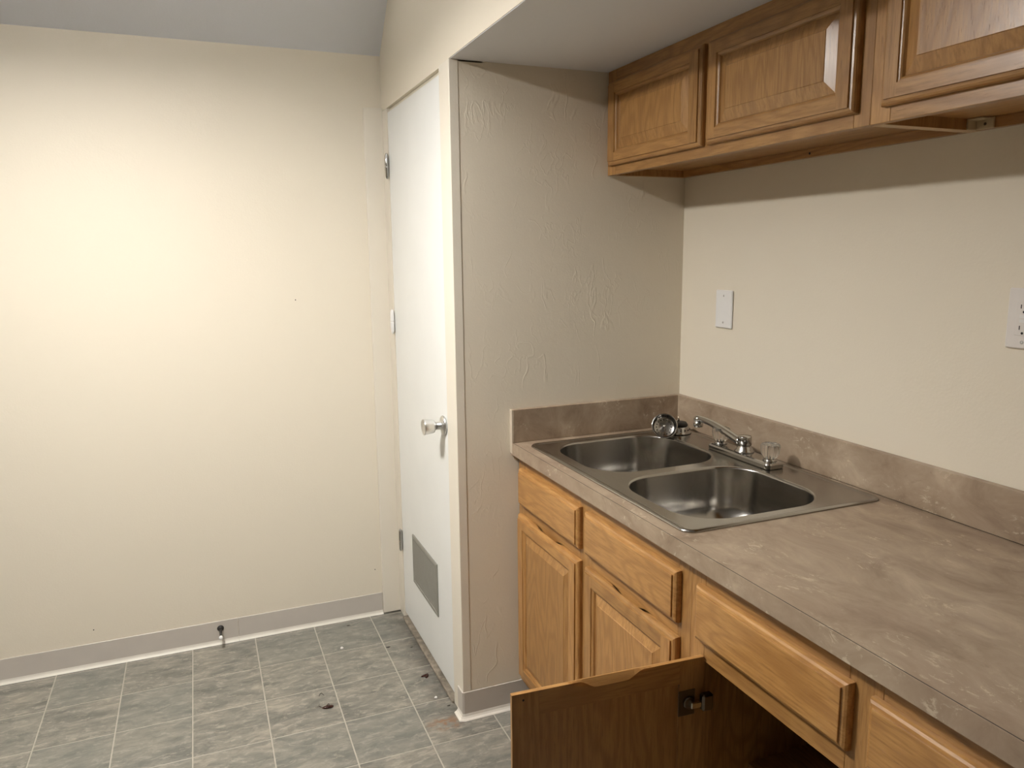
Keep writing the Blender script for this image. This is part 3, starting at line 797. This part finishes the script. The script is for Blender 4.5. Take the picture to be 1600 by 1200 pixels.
# ------------------------------------------------------------------ things lying on the floor
def roach():
    bx, by = -1.2065, 0.238
    t = thing('dead_cockroach', (bx, by, 0.0), 'dead dark brown cockroach lying on a grey floor tile', 'insect')
    a = math.radians(-4)
    d = Vector((math.cos(a), math.sin(a), 0)); n = Vector((-d.y, d.x, 0))
    loops = []
    for k in range(15):
        s = -1 + 2 * k / 14
        wdt = 0.0072 * math.sqrt(max(0.0, 1 - abs(s) ** 2.6)) * (1.0 if s > -0.62 else 0.72) + 0.0002
        c = Vector((bx, by, 0)) + d * (0.0195 * s)
        l = []
        for i in range(12):
            th = 2 * PI * i / 12
            l.append(c + n * (wdt * math.cos(th)) + Vector((0, 0, max(0.0003, 0.0042 + wdt * 0.62 * math.sin(th)))))
        loops.append(l)
    M().loft(loops, smooth=True, cap=True).build('body', MAT['husk'], t)
    C0 = Vector((bx, by, 0.006))
    for k, (s, sd, ang, ln) in enumerate(((-0.4, 1, 25, 0.013), (-0.1, 1, 60, 0.012), (0.25, 1, 95, 0.012), (-0.3, -1, -40, 0.009), (0.2, -1, -100, 0.010))):
        b0 = C0 + d * (0.0195 * s)
        dr_ = (d * math.cos(math.radians(ang)) + n * (sd * abs(math.sin(math.radians(ang)))))
        k1 = b0 + dr_ * ln * 0.6 + Vector((0, 0, 0.006)); k2 = k1 + dr_ * ln * 0.6 + Vector((0, 0, -0.004))
        M().tube([b0, k1, k2], [0.0009, 0.0007, 0.0004], 6).build('leg', MAT['husk'], t)
    h0 = C0 - d * 0.019
    M().tube([h0, h0 - d * 0.010 + n * 0.012 + Vector((0, 0, 0.001)), h0 - d * 0.006 + n * 0.030 - Vector((0, 0, 0.003))], [0.0006, 0.0005, 0.0004], 5).build('antenna', MAT['husk'], t)
    M().tube([h0, h0 - d * 0.010 + n * 0.006 + Vector((0, 0, 0.002)), h0 - d * 0.022 + n * 0.010 - Vector((0, 0, 0.003))], [0.0006, 0.0005, 0.0004], 5).build('antenna', MAT['husk'], t)
roach()
lg = M().tube([(-1.2245, 0.318, 0.0012), (-1.2185, 0.330, 0.003), (-1.2135, 0.331, 0.0035), (-1.207, 0.318, 0.0012)], [0.0007, 0.0011, 0.0011, 0.0006], 6).build('cockroach_limb', MAT['speck'], None)
tag(lg, 'bent dark insect leg on the floor just beyond the dead cockroach', 'insect leg')
# two wing cases, folded open like a tent
wx, wy = -0.8520, 0.290
hk = thing('insect_husk', (wx, wy, 0.0), 'reddish brown insect husk on the floor near the door sill', 'insect husk')
for s, ang in ((1, 62), (-1, 18)):
    m = M(); loops = []
    d = Vector((-math.cos(math.radians(ang)) * 1.0, -math.sin(math.radians(ang)), 0)); n = Vector((-d.y, d.x, 0))
    for k in range(9):
        t = k / 8
        ww = 0.0062 * math.sin(PI * min(0.98, 0.16 + 0.84 * t)) ** 0.7
        c = Vector((wx + 0.012, wy + 0.016, 0)) + d * (0.027 * t)
        loops.append([c + n * (ww * q) + Vector((0, 0, 0.0012 + 0.0042 * (1 - q * q))) for q in (-1, -0.5, 0, 0.5, 1)] + [c + n * (ww * q) + Vector((0, 0, 0.0006 + 0.0036 * (1 - q * q))) for q in (1, 0.5, 0, -0.5, -1)])
    m.loft(loops, smooth=True, cap=True).build('wing_case', MAT['husk'], hk)
def crumb(name, x, y, r, mat, label, cat, seed):
    q = random.Random(seed)
    pr = [(0.0, 0.0), (r * 0.8, r * 0.1), (r, r * 0.5), (r * 0.6, r * 0.95), (0.0, r * 1.05)]
    m = M().lathe(pr, (0, 0, 0.0002), (0, 0, 1), 9)
    m.v = [(p[0] * (1 + q.uniform(-0.4, 0.5)), p[1] * (1 + q.uniform(-0.4, 0.4)), p[2] * (1 + q.uniform(-0.2, 0.2))) for p in m.v]
    o = m.build(name, MAT[mat]); o.location = (x, y, 0.0001)
    if mat == 'speck': o.scale = (1.1, 0.5, 0.25)
    tag(o, label, cat)
crumb('paint_chip', -1.0935, 0.618, 0.0060, 'crumb', 'white paint chip on the floor farther from the door', 'debris', 1)
crumb('paint_chip', -0.8545, 0.152, 0.0044, 'crumb', 'tiny white paint chip on a floor joint near the pantry corner', 'debris', 2)
for x, y, r, lb, sd in ((-0.925, 0.555, 0.0075, 'dark dirt speck on the floor in front of the vent grille', 3), (-0.842, 0.520, 0.0050, 'dark dirt speck against the door sill below the vent grille', 4),
                        (-1.035, 0.795, 0.0060, 'dark dirt speck on the floor by the far cove base', 5), (-0.828, 0.090, 0.0060, 'dark dirt speck beside the pantry corner base', 6)):
    crumb('dirt_speck', x, y, r, 'speck', lb, 'debris', sd)

# ------------------------------------------------------------------ the ceiling lamp
lp = thing('ceiling_lamp', (LAMP.x, LAMP.y, LAMP.z), 'white drum ceiling lamp hanging on a short rod', 'lamp')
M().lathe([(0.0, 0.0), (0.065, 0.0), (0.062, -0.018), (0.02, -0.026), (0.0, -0.026)], (LAMP.x, LAMP.y, ZC - 0.001), (0, 0, 1), 28).build('canopy', MAT['lampmetal'], lp)
M().tube([(LAMP.x, LAMP.y, ZC - 0.02), (LAMP.x, LAMP.y, LAMP.z + 0.045)], 0.008, 12).build('rod', MAT['lampmetal'], lp)
M().lathe([(0.1345, 0.060), (0.136, 0.060), (0.136, -0.013), (0.1345, -0.013)], LAMP, (0, 0, 1), 40, cap=False).build('drum_cutoff_band', MAT['lampmetal'], lp)  # unseen band; its lip below the diffuser is shaped to cut near-horizontal light
q = NT('lit_diffuser'); q.col((0.9, 0.9, 0.88))
q.put(q.b.inputs['Emission Color'], (*LAMP_COLOR, 1)); q.put(q.b.inputs['Emission Strength'], LAMP_STRENGTH)
M().lathe([(0.0, 0.001), (0.124, 0.001), (0.131, 0.004), (0.133, 0.010), (0.133, 0.0255), (0.0, 0.0255)], LAMP, (0, 0, 1), 40, smooth=False).build('diffuser', q.m, lp)
q = NT('lit_added_uplight'); q.col((0.9, 0.9, 0.88))  # glowing top disc, added to brighten the ceiling and fill the room
q.put(q.b.inputs['Emission Color'], (*LAMP_COLOR, 1)); q.put(q.b.inputs['Emission Strength'], LAMP_STRENGTH * 0.52)
M().lathe([(0.0, 0.040), (0.133, 0.040), (0.133, 0.043), (0.0, 0.043)], LAMP, (0, 0, 1), 40, smooth=False).build('added_uplight', q.m, lp)
